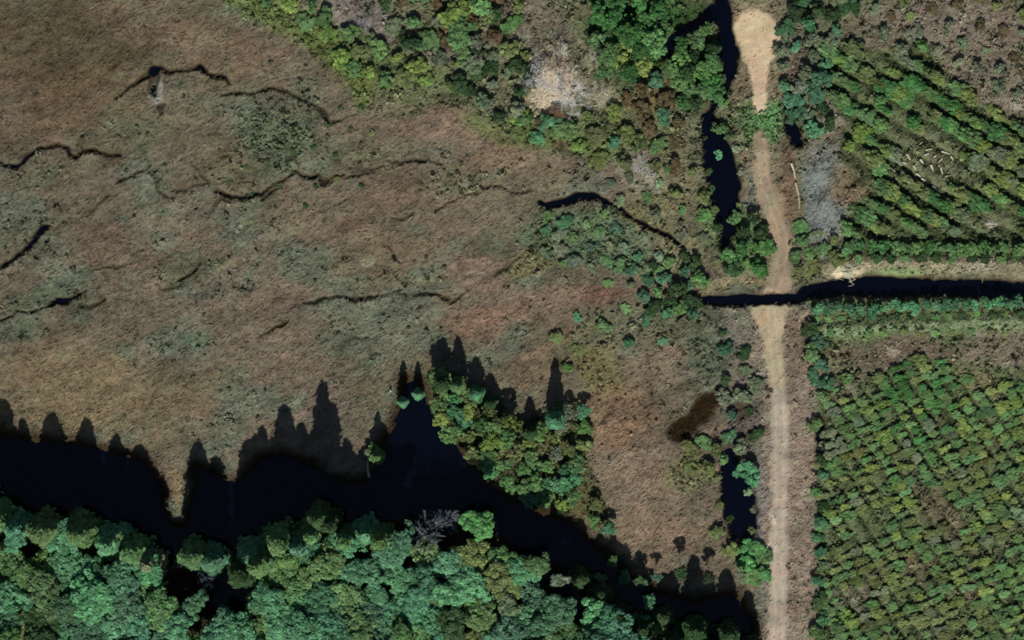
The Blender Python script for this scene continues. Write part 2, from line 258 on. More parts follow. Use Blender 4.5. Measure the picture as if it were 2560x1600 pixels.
for pts in ([(1800,-60,30),(1806,40,34),(1812,90,36),(1820,140,46),(1818,185,26),(1806,230,12),(1780,275,12),(1772,305,20)], [(1786,20,30),(1745,58,26),(1700,88,30),(1672,118,28),(1655,150,12)],  # second run is a dark channel standing in for tree shade
            [(1774,300,34),(1784,345,56),(1797,400,72),(1810,460,72),(1816,520,64),(1818,560,46),(1808,605,20)], [(1970,278,16),(1976,318,30),(1992,352,26)],
            [(1822,1130,24),(1826,1180,52),(1840,1230,76),(1852,1280,74),(1856,1330,54)], [(2004,620,3),(2030,780,3)][:1] * 2 if False else [(2052,1050,12),(2050,1100,16),(2048,1140,8)]):
    carve(polyline_field(pts) + .75 * fbm(X, Y, 2.6, 3, 160) - .15, 1.5, 1, 1.1)
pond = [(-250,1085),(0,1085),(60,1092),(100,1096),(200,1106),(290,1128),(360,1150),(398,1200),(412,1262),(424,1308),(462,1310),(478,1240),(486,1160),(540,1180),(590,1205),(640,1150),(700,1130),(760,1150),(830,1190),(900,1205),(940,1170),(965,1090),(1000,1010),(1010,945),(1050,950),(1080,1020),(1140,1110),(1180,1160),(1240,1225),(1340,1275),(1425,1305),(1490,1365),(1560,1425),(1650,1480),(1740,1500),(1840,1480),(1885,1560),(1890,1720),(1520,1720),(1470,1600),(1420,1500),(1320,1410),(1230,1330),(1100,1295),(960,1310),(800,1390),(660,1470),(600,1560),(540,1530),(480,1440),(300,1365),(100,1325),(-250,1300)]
F = poly_sd(pond); H -= 1.6 * (1 - sstep(-2.2, 0.6, F)); k = 1 - sstep(-0.3, 3.4, F + .9 * n3); mixc(k, (46, 37, 23)); GREEN *= 1 - k  # wet shore mud, its dark fringe widened to deepen the tree shadows
paint_z([(1768, 1004, 40, 38, 35, (46, 34, 20), 1, 0), (1742, 1030, 38, 36, 30, (44, 33, 19), 1, 0), (1706, 1072, 36, 30, 20, (42, 31, 18), 1, 0), (1735, 1050, 44, 26, 40, (43, 32, 18), 1, 0), (1860, 1020, 24, 26, 0, (66, 56, 44), .9, 0)])
for pts in ([(1690,1082,34),(1708,1072,46),(1732,1044,52),(1760,1012,46),(1772,985,30)],):
    F = polyline_field(pts); H -= .35 * (1 - sstep(-1, 1, F)); GREEN *= sstep(-1, 1, F)
WATER = -0.45

# albedo mottle
n5 = streak(X, Y, 1.9, 24, 1.9, 3, 63); n6 = fbm(X, Y, 3.4, 3, 73)
mot = 1 + 0.24 * tus3 + 0.18 * tus2 + 0.10 * tus + 0.16 * n3 + ROUGH * (.18 * n5 + .16 * n6)
pal = sstep(.5, .85, streak(X, Y, .75, 26, 5.0, 2, 210)) * .28; smu = sstep(.35, .7, streak(X, Y, 3.0, 30, 2.2, 3, 220)) * .13
mot = mot + ROUGH * (pal - smu)
C *= np.clip(mot, .45, 1.7)[..., None]
hue = (fbm(X, Y, 1.4, 2, 90) * .07 + streak(X, Y, 2.4, 22, 2.6, 3, 95) * .10)[..., None]
C *= 1 + hue * np.array([1, -0.1, 0.1])
dark = sstep(.36, .7, streak(X, Y, 1.3, 24, 1.7, 3, 110)) * .5; C *= (1 - dark * ROUGH)[..., None]
C = np.clip(C * np.array([1.09, 1.05, 1.02]), 0.004, 0.85).astype(np.float32)

def g_at(arr, x, y):
    i = np.clip(((np.asarray(y) + 86) / STEP + 12).round().astype(int), 0, NY - 1); j = np.clip(((np.asarray(x) + 134) / STEP + 12).round().astype(int), 0, NX - 1)
    return arr[i, j]
def height(x, y): return float(g_at(H, x, y))

# ------------------------------------------------------------------ materials
def new_mat(name):
    m = bpy.data.materials.new(name); m.use_nodes = True; nt = m.node_tree; b = nt.nodes["Principled BSDF"]; return m, nt, b
def nd(nt, t, **kw):
    n = nt.nodes.new(t)
    for k, v in kw.items(): setattr(n, k, v)
    return n
def ground_mat(name, sc=2.2, amt=0.5, bump=0.35):
    m, nt, b = new_mat(name); L = nt.links
    at = nd(nt, "ShaderNodeAttribute", attribute_name="Col"); g = nd(nt, "ShaderNodeNewGeometry")
    n = nd(nt, "ShaderNodeTexNoise"); n.inputs["Scale"].default_value = sc; n.inputs["Detail"].default_value = 5; n.inputs["Roughness"].default_value = .7
    L.new(g.outputs["Position"], n.inputs["Vector"])
    mr = nd(nt, "ShaderNodeMapRange"); mr.inputs[1].default_value = .3; mr.inputs[2].default_value = .7; mr.inputs[3].default_value = 1 - amt; mr.inputs[4].default_value = 1 + amt
    L.new(n.outputs["Fac"], mr.inputs[0])
    vm = nd(nt, "ShaderNodeVectorMath", operation='SCALE'); L.new(at.outputs["Color"], vm.inputs[0]); L.new(mr.outputs[0], vm.inputs["Scale"])
    L.new(vm.outputs[0], b.inputs["Base Color"]); b.inputs["Roughness"].default_value = .95; b.inputs["Specular IOR Level"].default_value = .1
    bp = nd(nt, "ShaderNodeBump"); bp.inputs["Strength"].default_value = bump; bp.inputs["Distance"].default_value = .25
    L.new(n.outputs["Fac"], bp.inputs["Height"]); L.new(bp.outputs[0], b.inputs["Normal"]); return m
M_ground = ground_mat("peat_and_sedge", 1.9, .32, .5)
M_track = ground_mat("sandy_gravel", 3.5, .18, .3)
M_grass = ground_mat("sedge_blades", 1.2, .2, 0)
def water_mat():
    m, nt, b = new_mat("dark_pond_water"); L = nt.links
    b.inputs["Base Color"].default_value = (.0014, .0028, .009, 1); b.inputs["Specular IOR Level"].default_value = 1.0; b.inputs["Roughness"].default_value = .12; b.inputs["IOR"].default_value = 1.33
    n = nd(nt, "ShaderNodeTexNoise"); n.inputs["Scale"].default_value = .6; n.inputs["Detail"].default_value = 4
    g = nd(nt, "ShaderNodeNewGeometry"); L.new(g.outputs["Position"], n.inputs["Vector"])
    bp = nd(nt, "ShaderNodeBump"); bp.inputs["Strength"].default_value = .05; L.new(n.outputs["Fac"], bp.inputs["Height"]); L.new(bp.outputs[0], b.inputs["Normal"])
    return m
def leaf_mat():
    m, nt, b = new_mat("leaves"); L = nt.links
    oi = nd(nt, "ShaderNodeObjectInfo"); at = nd(nt, "ShaderNodeAttribute", attribute_name="v"); g = nd(nt, "ShaderNodeNewGeometry")
    n = nd(nt, "ShaderNodeTexNoise"); n.inputs["Scale"].default_value = .55; n.inputs["Detail"].default_value = 3; L.new(g.outputs["Position"], n.inputs["Vector"])
    mr = nd(nt, "ShaderNodeMapRange"); mr.inputs[1].default_value = .3; mr.inputs[2].default_value = .7; mr.inputs[3].default_value = .62; mr.inputs[4].default_value = 1.4
    L.new(n.outputs["Fac"], mr.inputs[0])
    mu = nd(nt, "ShaderNodeMath", operation='MULTIPLY'); L.new(mr.outputs[0], mu.inputs[0]); L.new(at.outputs["Fac"], mu.inputs[1])
    vm = nd(nt, "ShaderNodeVectorMath", operation='SCALE'); L.new(oi.outputs["Color"], vm.inputs[0]); L.new(mu.outputs[0], vm.inputs["Scale"])
    L.new(vm.outputs[0], b.inputs["Base Color"]); b.inputs["Roughness"].default_value = .8; b.inputs["Specular IOR Level"].default_value = .15
    tr = nd(nt, "ShaderNodeBsdfTranslucent"); L.new(vm.outputs[0], tr.inputs["Color"])
    mx = nd(nt, "ShaderNodeMixShader"); mx.inputs[0].default_value = .25; L.new(b.outputs[0], mx.inputs[1]); L.new(tr.outputs[0], mx.inputs[2])
    L.new(mx.outputs[0], nt.nodes["Material Output"].inputs["Surface"]); return m
def bark_mat(name, col=None):
    m, nt, b = new_mat(name); L = nt.links
    n = nd(nt, "ShaderNodeTexNoise"); n.inputs["Scale"].default_value = 3; n.inputs["Detail"].default_value = 4
    g = nd(nt, "ShaderNodeNewGeometry"); L.new(g.outputs["Position"], n.inputs["Vector"])
    mr = nd(nt, "ShaderNodeMapRange"); mr.inputs[3].default_value = .7; mr.inputs[4].default_value = 1.3; L.new(n.outputs["Fac"], mr.inputs[0])
    vm = nd(nt, "ShaderNodeVectorMath", operation='SCALE'); L.new(mr.outputs[0], vm.inputs["Scale"])
    if col is None:
        oi = nd(nt, "ShaderNodeObjectInfo"); L.new(oi.outputs["Color"], vm.inputs[0])
    else: vm.inputs[0].default_value = col
    L.new(vm.outputs[0], b.inputs["Base Color"]); b.inputs["Roughness"].default_value = .9; return m
M_water = water_mat(); M_leaf = leaf_mat(); M_bark = bark_mat("brown_bark", (.10, .075, .05)); M_pale = bark_mat("weathered_wood")

# ------------------------------------------------------------------ mesh helpers
def quads_mesh(name, co, mat, v=None, col=None, smooth=False):
    """co (N,4,3) loose quads"""
    n = len(co); me = bpy.data.meshes.new(name)
    me.vertices.add(n * 4); me.vertices.foreach_set("co", co.reshape(-1).astype(np.float32))
    me.loops.add(n * 4); me.loops.foreach_set("vertex_index", np.arange(n * 4, dtype=np.int32))
    me.polygons.add(n); me.polygons.foreach_set("loop_start", np.arange(0, n * 4, 4, dtype=np.int32))
    if v is not None:
        a = me.attributes.new("v", 'FLOAT', 'POINT'); a.data.foreach_set("value", np.repeat(v, 4).astype(np.float32))
    if col is not None:
        a = me.attributes.new("Col", 'FLOAT_COLOR', 'POINT'); cc = np.ones((n * 4, 4), np.float32); cc[:, :3] = np.repeat(col, 4, axis=0); a.data.foreach_set("color", cc.reshape(-1))
    me.materials.append(mat); me.update(calc_edges=True); me.validate(); return me
def grid_mesh(name, sel, dz, mat):
    """faces of the terrain grid picked by sel (NY-1,NX-1)"""
    idx = np.arange(NX * NY).reshape(NY, NX)
    q = np.stack([idx[:-1, :-1], idx[:-1, 1:], idx[1:, 1:], idx[1:, :-1]], -1)[sel]
    used, inv = np.unique(q.reshape(-1), return_inverse=True); n = len(q)
    co = np.stack([X.reshape(-1)[used], Y.reshape(-1)[used], H.reshape(-1)[used] + dz], -1)
    me = bpy.data.meshes.new(name); me.vertices.add(len(used)); me.vertices.foreach_set("co", co.reshape(-1).astype(np.float32))
    me.loops.add(n * 4); me.loops.foreach_set("vertex_index", inv.reshape(-1).astype(np.int32))
    me.polygons.add(n); me.polygons.foreach_set("loop_start", np.arange(0, n * 4, 4, dtype=np.int32))
    a = me.attributes.new("Col", 'FLOAT_COLOR', 'POINT'); cc = np.ones((len(used), 4), np.float32); cc[:, :3] = C.reshape(-1, 3)[used]; a.data.foreach_set("color", cc.reshape(-1))
    me.materials.append(mat); me.update(calc_edges=True); me.polygons.foreach_set("use_smooth", np.ones(n, bool)); return me
def link(name, me, parent=None):
    o = bpy.data.objects.new(name, me); COL.objects.link(o); o.parent = parent; return o
_names = set()
# ------------------------------------------------------------------ setting
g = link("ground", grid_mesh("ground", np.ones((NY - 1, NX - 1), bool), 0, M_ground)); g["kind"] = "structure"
def cellmask(F): return ((F[:-1, :-1] + F[1:, :-1] + F[:-1, 1:] + F[1:, 1:]) / 4)
tm = cellmask(TRK) < 0.0
t = link("dirt_track", grid_mesh("dirt_track", tm, 0.005, M_track)); t["kind"] = "structure"
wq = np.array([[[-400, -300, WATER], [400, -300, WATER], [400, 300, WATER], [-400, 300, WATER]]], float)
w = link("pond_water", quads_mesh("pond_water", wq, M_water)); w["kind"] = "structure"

# ---- sedge and grass, low brush (nobody could count it)
def unit(a): return a / (np.linalg.norm(a, axis=-1, keepdims=True) + 1e-9)
def grass(n):
    x = rng.uniform(-132, 132, n); y = rng.uniform(-84, 84, n)
    z = g_at(H, x, y); tr = g_at(TRK, x, y); keep = (z > WATER + .12) & ((tr > .2) | (rng.random(n) < .12)); x, y, z = x[keep], y[keep], z[keep]; n = len(x)
    a = R(22) + rng.normal(0, .5, n); ln = rng.uniform(.35, 1.15, n); wd = rng.uniform(.10, .26, n); tilt = rng.uniform(.05, .7, n)
    d = np.stack([np.cos(a) * np.cos(tilt), np.sin(a) * np.cos(tilt), np.sin(tilt)], -1) * ln[:, None]
    s = np.stack([-np.sin(a), np.cos(a), rng.normal(0, .5, n)], -1); s = unit(s) * wd[:, None]
    p = np.stack([x, y, z + .02], -1)
    co = np.stack([p - s * .5, p + d - s * .25, p + d + s * .25, p + s * .5], 1)
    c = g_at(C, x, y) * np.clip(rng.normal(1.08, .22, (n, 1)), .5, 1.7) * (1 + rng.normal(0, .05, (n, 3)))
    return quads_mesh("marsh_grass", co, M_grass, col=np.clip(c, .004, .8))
o = link("marsh_grass", grass(150000)); o["kind"] = "stuff"
def brush(n, per=10):
    x = rng.uniform(-132, 132, n); y = rng.uniform(-84, 84, n); z = g_at(H, x, y); gr = g_at(GREEN, x, y) * (0.35 + 1.0 * (fbm(x, y, 3.5, 3, 140) > -.05))
    keep = (rng.random(n) < gr) & (z > WATER + .15); x, y, z, gr = x[keep], y[keep], z[keep], gr[keep]; n = len(x)
    r = rng.uniform(.25, .8, n) * (.8 + .6 * rng.random(n) ** 3); c0 = g_at(C, x, y); gm = np.clip(gr * 1.3, .1, 1)[:, None]
    tgt = np.array([.092, .122, .062]); lum = c0.mean(-1, keepdims=True) / .13
    c1 = c0 * (1 - .55 * gm) + tgt * lum * .55 * gm; c1 = c1 * np.clip(rng.normal(1.05, .3, (n, 1)), .45, 1.9)
    X_ = np.repeat(x, per); Y_ = np.repeat(y, per); Z_ = np.repeat(z, per); r_ = np.repeat(r, per); N = len(X_)
    dv = unit(rng.normal(size=(N, 3))); dv[:, 2] = np.abs(dv[:, 2])
    p = np.stack([X_, Y_, Z_], -1) + dv * r_[:, None] * rng.uniform(.5, 1, (N, 1))
    nn = unit(dv + rng.normal(0, .6, (N, 3)) + np.array([0, 0, .3])); u = unit(np.cross(nn, rng.normal(size=(N, 3)))); v = np.cross(nn, u); s = (r_ * rng.uniform(.22, .42, N))[:, None]
    co = np.stack([p - u * s - v * s, p + u * s - v * s, p + u * s + v * s, p - u * s + v * s], 1)
    cc = np.repeat(c1, per, 0) * rng.uniform(.75, 1.3, (N, 1))
    return quads_mesh("low_brush", co, M_grass, col=np.clip(cc, .004, .6))
o = link("low_brush", brush(90000)); o["kind"] = "stuff"

# ------------------------------------------------------------------ plant prototypes
def leaf_quads(p, out, size, rs, up=.35, rnd=.6):
    n = len(p); nn = unit(out + rs.normal(0, rnd, (n, 3)) + np.array([0, 0, up])); u = unit(np.cross(nn, rs.normal(size=(n, 3)))); v = np.cross(nn, u)
    s = (size * rs.uniform(.6, 1.3, n))[:, None] * .5; e = rs.uniform(.55, 1, (n, 1))
    return np.stack([p - u * s - v * s * e, p + u * s * .8 - v * s, p + u * s + v * s * e, p - u * s * .9 + v * s], 1)
QUADS = {}
def crown_mesh(name, seed, Rr=1.0, zc=1.0, depth=.9, ncl=22, leaves=60, size=.12, clr=(.22, .4), flat=1.0, elong=1.0, up=1.0):
    rs = np.random.default_rng(seed); P = []; V = []; lob = rs.uniform(0, 6.28, 3)
    for i in range(ncl):
        a = rs.uniform(0, 2 * math.pi); lim = 1 + .22 * math.sin(2 * a + lob[0]) + .2 * math.sin(3 * a + lob[1]) + .12 * math.sin(5 * a + lob[2])
        rr = math.sqrt(rs.random()) * Rr * .78 * lim; zz = zc + depth * (math.sqrt(max(0, 1 - (rr / (Rr * 1.05)) ** 2)) - .5) * rs.uniform(.75, 1.1) - abs(rs.normal(0, .12)) * depth
        c = np.array([rr * math.cos(a) * elong, rr * math.sin(a) / elong, zz]); cr = rs.uniform(*clr) * Rr; n = int(leaves * (cr / (np.mean(clr) * Rr)) ** 2)
        d = unit(rs.normal(size=(n, 3))); d[:, 2] = np.where(d[:, 2] < -.35, -d[:, 2], d[:, 2]); p = c + d * cr * rs.uniform(.55, 1.08, (n, 1)) * np.array([1, 1, .8 * flat])
        P.append(leaf_quads(p, d, np.full(n, size), rs, up=up)); V.append(np.full(n, rs.uniform(.85, 1.15)) * rs.uniform(.75, 1.3, n))
    QUADS.setdefault(name, []).append((np.concatenate(P), np.concatenate(V))); return quads_mesh(name, np.concatenate(P), M_leaf, v=np.concatenate(V))
def spire_mesh(name, seed, Hh=1.0, z0=.18, Rb=.12, nb=90, per=16, size=.03, pw=.8):
    rs = np.random.default_rng(seed); P = []; V = []
    for i in range(nb):
        t = (i + rs.random()) / nb; a = i * 2.4 + rs.normal(0, .3); z = z0 + (Hh - z0) * t; L = Rb * (1 - t) ** pw * rs.uniform(.7, 1.2) + .012
        s = rs.random((per,)) ** .7; n = per
        p = np.stack([np.cos(a + rs.normal(0, .28, n)) * L * s, np.sin(a + rs.normal(0, .28, n)) * L * s, z - L * .25 * s + rs.normal(0, .008, n)], -1)
        P.append(leaf_quads(p, np.array([math.cos(a), math.sin(a), .5]) * np.ones((n, 3)), np.full(n, size), rs, up=.6)); V.append(rs.uniform(.75, 1.25, n))
    return quads_mesh(name, np.concatenate(P), M_leaf, v=np.concatenate(V))
def tubes(segs, mat, name, sides=5):
    """segs: list of (p0,p1,r0,r1) joined into one mesh"""
    V = []; F = []
    for (a, b, r0, r1) in segs:
        a = np.array(a, float); b = np.array(b, float); d = b - a; d /= (np.linalg.norm(d) + 1e-9)
        u = np.cross(d, [0, 0, 1.0]) if abs(d[2]) < .9 else np.cross(d, [1.0, 0, 0]); u /= np.linalg.norm(u); w_ = np.cross(d, u); k = len(V)
        for (c, r) in ((a, r0), (b, r1)):
            for i in range(sides):
                an = 2 * math.pi * i / sides; V.append(tuple(c + (u * math.cos(an) + w_ * math.sin(an)) * r))
        for i in range(sides):
            j = (i + 1) % sides; F.append((k + i, k + j, k + sides + j, k + sides + i))
        F.append(tuple(range(k + sides - 1, k - 1, -1))); F.append(tuple(range(k + sides, k + 2 * sides)))
    me = bpy.data.meshes.new(name); me.from_pydata(V, [], F); me.materials.append(mat); me.update(); return me
def trunk_mesh(name, seed, h, r, top, spread, nl=6, mat=None):
    rs = np.random.default_rng(seed); S = []; p = np.array([0, 0, -.02 * h]); n = 4; pts = [p]
    for i in range(n): p = p + np.array([rs.normal(0, .012 * h), rs.normal(0, .012 * h), (top + .02 * h) / n]); pts.append(p)
    for i in range(n): S.append((pts[i], pts[i + 1], r * (1 - .2 * i), r * (1 - .2 * (i + 1))))
    for i in range(nl):
        a = i * 2.4 + rs.normal(0, .3); b = pts[2] * .4 + pts[4] * .6 if i % 2 else pts[3]; L = spread * rs.uniform(.5, .9)
        m_ = b + np.array([math.cos(a) * L * .5, math.sin(a) * L * .5, L * .45]); e = m_ + np.array([math.cos(a) * L * .5, math.sin(a) * L * .5, L * .25]); S += [(b, m_, r * .38, r * .25), (m_, e, r * .25, r * .08)]
    return tubes(S, mat or M_bark, name)
def bare_mesh(name, seed, h=1.0, levels=4, lean=(0, 0), thick=.02, kids=5, spread=.75):
    rs = np.random.default_rng(seed); S = []; tr = []
    p0 = np.array([0, 0, -.01]); p1 = np.array([lean[0] * .4, lean[1] * .4, h * .42]); tr.append((p0, p1 * .5 + p0 * .5, thick, thick * .8)); tr.append((p1 * .5 + p0 * .5, p1, thick * .8, thick * .65))
    def grow(p, d, L, r, lv):
        if lv == 0: return
        m_ = p + d * L * .5 + rs.normal(0, .06 * L, 3); e = m_ + unit(d + rs.normal(0, .22, 3)) * L * .5
        S.append((p, m_, r, r * .75)); S.append((m_, e, r * .75, r * .5))
        for k in range(kids if lv > 1 else 0):
            b = m_ if k % 2 else e; dd = unit(d + rs.normal(0, spread, 3) + np.array([0, 0, .12])); grow(b, dd, L * rs.uniform(.5, .72), max(r * .52, thick * .13), lv - 1)
    for k in range(7):
        a = k * 2 * math.pi / 7 + rs.normal(0, .3); d = unit(np.array([math.cos(a) + lean[0], math.sin(a) + lean[1], rs.uniform(.55, 1.3)])); grow(p1 * rs.uniform(.7, 1), d, h * rs.uniform(.26, .38), thick * .45, levels)
    return tubes(tr, M_pale, name + "_trunk"), tubes(S, M_pale, name, 3)

BIG = [crown_mesh("crown", 100 + i, 1, 0, .46, 100, 46, .095, (.09, .22), elong=(1, 1.1, .9, 1.15, 1, .88)[i]) for i in range(6)]
MID = [crown_mesh("crown", 200 + i, 1, 0, .62, 46, 32, .13, (.11, .26), elong=(1, 1.1, .9, 1.15, 1)[i]) for i in range(5)]
BUSH = [crown_mesh("foliage", 300 + i, 1, 0, .8, 24, 18, .22, (.13, .32), elong=(1, 1.15, .88, 1.1, .95, 1)[i]) for i in range(6)]
SPIRE = [spire_mesh("crown", 400 + i, Rb=(.115, .10, .13, .11)[i], z0=.15, nb=150, per=26, size=.034, pw=(.6, .5, .7, .45)[i]) for i in range(4)]
T_BIG = [trunk_mesh("trunk", 500 + i, 1, .018, .8, .2, 7) for i in range(3)]; T_SP = [trunk_mesh("trunk", 510, 1, .014, .95, .03, 4)]
T_BUSH = [trunk_mesh("stem", 520 + i, 1, .04, .6, .3, 5) for i in range(2)]
BARE = [bare_mesh("branches", 600 + i, 1, 4, ((.15, -.1), (-.1, .1), (.1, .05))[i], .017, (5, 5, 4)[i], (.8, .7, .9)[i]) for i in range(3)]

TONES = {  # display colour of sunlit foliage
 'teal': (82, 128, 94), 'green': (88, 118, 74), 'olive': (100, 112, 70), 'yellow-green': (108, 128, 70), 'vivid': (68, 108, 62), 'dark': (54, 76, 48), 'grey-green': (102, 114, 90), 'bright': (86, 136, 82), 'brown': (92, 82, 60), 'blue-green': (74, 110, 82)}
TW = {'teal': 'teal-green', 'green': 'mid-green', 'olive': 'olive', 'yellow-green': 'yellow-green', 'vivid': 'vivid green', 'dark': 'dark green', 'grey-green': 'grey-green', 'bright': 'bright green', 'brown': 'brownish', 'blue-green': 'blue-green'}
KLEAF = .56
def tone_col(t, rs, k=KLEAF):
    c = lin(TONES[t]) / k * np.clip(rs.normal(1, .12), .75, 1.3) * (1 + rs.normal(0, .05, 3)); return (*np.clip(c, .01, .55), 1)
_ord = ['zeroth', 'first', 'second', 'third', 'fourth', 'fifth', 'sixth', 'seventh', 'eighth', 'ninth', 'tenth', 'eleventh', 'twelfth', 'thirteenth', 'fourteenth', 'fifteenth', 'sixteenth', 'seventeenth', 'eighteenth', 'nineteenth']
_tens = {2: 'twenty', 3: 'thirty', 4: 'forty', 5: 'fifty', 6: 'sixty', 7: 'seventy', 8: 'eighty', 9: 'ninety'}
_tth = {2: 'twentieth', 3: 'thirtieth', 4: 'fortieth', 5: 'fiftieth', 6: 'sixtieth', 7: 'seventieth', 8: 'eightieth', 9: 'ninetieth'}
def ordn(n):
    if n < 20: return _ord[n]
    return _tth[n // 10] if n % 10 == 0 else _tens[n // 10] + '-' + _ord[n % 10]
PLANTS = []
RS = np.random.default_rng(77)
def root(name, x, y, rz, label, cat, group=None, z=None):
    o = bpy.data.objects.new(name, None); COL.objects.link(o); o.empty_display_size = .3
    o.location = (x, y, height(x, y) if z is None else z); o.rotation_euler = (0, 0, rz); o["label"] = label; o["category"] = cat
    if group: o["group"] = group
    return o
QUEUE = []
def place(kind, *a):
    if kind in ('bush', 'pine'): QUEUE.append((kind, *a))
    else: place_now(kind, *a)
def patch_tone(px, py, tones, sd=3):
    v = .5 + .62 * float(fbm(np.array([px * .1]), np.array([py * .1]), 13.0, 2, 170 + sd)[0]) + RS2.normal(0, .13); return tones[int(np.clip(v, 0, .999) * len(tones))]
RS2 = np.random.default_rng(12)
def place_now(kind, px, py, r_px, h, tone, label, group, dark_k=1.0):
    """one plant: an empty with its trunk and crown; px, py is where the trunk stands"""
    x, y = PX(px, py); r = r_px * .1; rz = RS.uniform(0, 6.28); z = max(height(x, y), WATER + .02)
    nm, cat = {'big': ('broadleaf_tree', 'tree'), 'mid': ('broadleaf_tree', 'tree'), 'spire': ('conifer', 'tree'), 'bush': ('shrub', 'shrub'), 'pine': ('young_tree', 'young tree')}[kind]
    o = root(nm, x, y, rz, label, cat, group, z)
    i = int(RS.integers(0, 60))
    if kind in ('big', 'mid'):
        src = BIG if kind == 'big' else MID
        t = link("trunk", T_BIG[i % 3], o); t.scale = (h * 1.0, h * 1.0, h * .92)
        c = link("crown", src[i % len(src)], o); c.scale = (r, r, r * RS.uniform(.85, 1.15)); c.location = (0, 0, h - r * .75)
    elif kind == 'spire':
        t = link("trunk", T_SP[0], o); t.scale = (h, h, h * .9)
        c = link("crown", SPIRE[i % 4], o); s = r / .115; c.scale = (s, s, h)
    else:
        t = link("stem", T_BUSH[i % 2], o); t.scale = (h * .9, h * .9, h * .8)
        c = link("foliage", BUSH[i % 6], o); zs = min(r, h * .62); c.scale = (r * RS.uniform(.88, 1.15), r, zs); c.location = (0, 0, h - zs * .95)
        if kind == 'pine': o.rotation_euler = (0, 0, (R(21) if 'lower' in label else R(-29)) + RS.normal(0, .15) + (math.pi if RS.random() < .5 else 0)); c.scale = (r * RS.uniform(1.45, 1.7), r * RS.uniform(.85, 1.0), min(zs * 1.2, h * .7))
    c.color = tone_col(tone, RS); cc_ = c.color[:3]; mn = sum(cc_) / 3; q_ = .04 if kind == 'big' else 0; g_ = 1.06 if kind == 'big' else 1.0; c.color = tuple((v * (1 - q_) + mn * q_) * g_ for v in cc_) + (1,)
    return o
def poisson(poly, n_try, dmin, seed, jitter=None):
    rs = np.random.default_rng(seed); xs = [p[0] for p in poly]; ys = [p[1] for p in poly]; out = []
    for _ in range(n_try):
        x = rs.uniform(min(xs), max(xs)); y = rs.uniform(min(ys), max(ys))
        if not in_poly(x, y, poly): continue
        if all((x - a) ** 2 + (y - b) ** 2 > dmin ** 2 for a, b in out): out.append((x, y))
    return out
def dry(px, py): x, y = PX(px, py); return height(x, y) > WATER + .1

# ------------------------------------------------------------------ tall wood south of the pond
PXM = PX
def lean_fix(px, py, h):                      # crowns stand where their trunks stand
    return px, py
front = [  # px of trunk, py, radius px, height m, kind, tone   (spire shadows end at py - 12.35*h)
 (-30,1275,34,22,'spire','teal'),(12,1290,36,23.5,'spire','green'),(58,1312,30,21.5,'spire','teal'),(130,1320,36,23.2,'spire','green'),(216,1325,36,22.6,'spire','green'),(290,1352,34,21.5,'spire','teal'),(348,1372,34,21,'spire','green'),(385,1402,30,18.5,'spire','grey-green'),
 (494,1380,30,22.5,'spire','green'),(540,1392,32,20.5,'spire','blue-green'),(620,1420,34,26,'spire','dark'),(655,1400,32,27,'spire','green'),(712,1345,36,27,'spire','green'),(752,1358,32,24.5,'spire','teal'),(806,1285,28,27,'spire','dark'),(832,1300,24,24,'spire','dark'),(685,1390,36,24,'spire','green'),(640,1380,34,24,'spire','teal'),(735,1380,34,24,'spire','green'),(785,1330,30,21,'spire','green'),(868,1345,30,20,'spire','green'),(915,1330,34,17.5,'spire','teal'),
 (955,1340,26,22.5,'spire','green')]
n = 0
for (px, py, r, h, k, tn) in sorted(front):
    n += 1; place(k, px, py, r * 1.2, h, tn, "tall %s conifer, %s from the left along the pond's south shore" % (TW[tn], ordn(n)), "conifers along the pond's south shore")
manual = [ # crowns that show by themselves
 ('big',30,1390,48,17,'green'),('big',62,1345,26,19,'teal'),('big',172,1335,48,19,'teal'),('big',300,1345,26,19,'green'),('big',392,1415,38,18,'teal'),('big',250,1480,64,20,'teal'),('big',330,1430,60,19,'teal'),('big',130,1470,60,19,'green'),('big',40,1480,56,19,'teal'),
 ('big',560,1570,52,19,'teal'),('big',500,1500,34,17,'blue-green'),('big',420,1510,52,18,'green'),('big',770,1370,46,19,'teal'),('big',820,1400,52,20,'green'),('big',870,1350,36,19,'teal'),('big',755,1450,40,17,'green'),('big',1200,1300,42,20,'bright'),
 ('big',990,1360,54,19,'teal'),('big',950,1470,34,16,'teal'),('big',1300,1420,52,18,'teal'),('big',1250,1440,52,18,'olive'),('big',1340,1400,34,18,'green'),('big',1395,1440,22,16,'grey-green'),('big',1130,1470,44,18,'teal'),('big',1270,1500,36,17,'grey-green'),
 ('big',1480,1530,44,15,'teal'),('big',1420,1570,46,16,'green'),('big',1180,1380,48,17,'olive')]
wood = [(-60,1420),(200,1400),(330,1400),(480,1440),(600,1560),(680,1450),(760,1380),(880,1370),(1010,1420),(1100,1390),(1200,1400),(1290,1400),(1400,1480),(1420,1560),(1560,1560),(1620,1640),(1600,1720),(-60,1720)]
pts = [(m[1], m[2]) for m in manual]
allb = list(manual); rs = np.random.default_rng(5)
for (x, y) in poisson(wood, 9000, 42, 31):
    if all((x - a) ** 2 + (y - b) ** 2 > 40 ** 2 for a, b in pts):
        r = rs.uniform(38, 62); tn = patch_tone(x, y, ['brown', 'olive', 'green', 'blue-green', 'teal', 'teal', 'teal', 'blue-green', 'green', 'green', 'dark', 'olive']); h = rs.uniform(16, 18.6); allb.append(('big', x, y, r, h, str(tn)))
allb.sort(key=lambda m: m[1]); cnt = {}
for (k, px, py, r, h, tn) in allb:
    row = 'northern rows' if py < 1440 else ('middle rows' if py < 1540 else 'southern rows'); cnt[(row, tn)] = cnt.get((row, tn), 0) + 1
    place(k, px, py, r, h, tn, "%s %s tree from the left in the wood's %s" % (ordn(cnt[(row, tn)]), TW[tn], row), "broadleaf trees in the wood south of the pond")
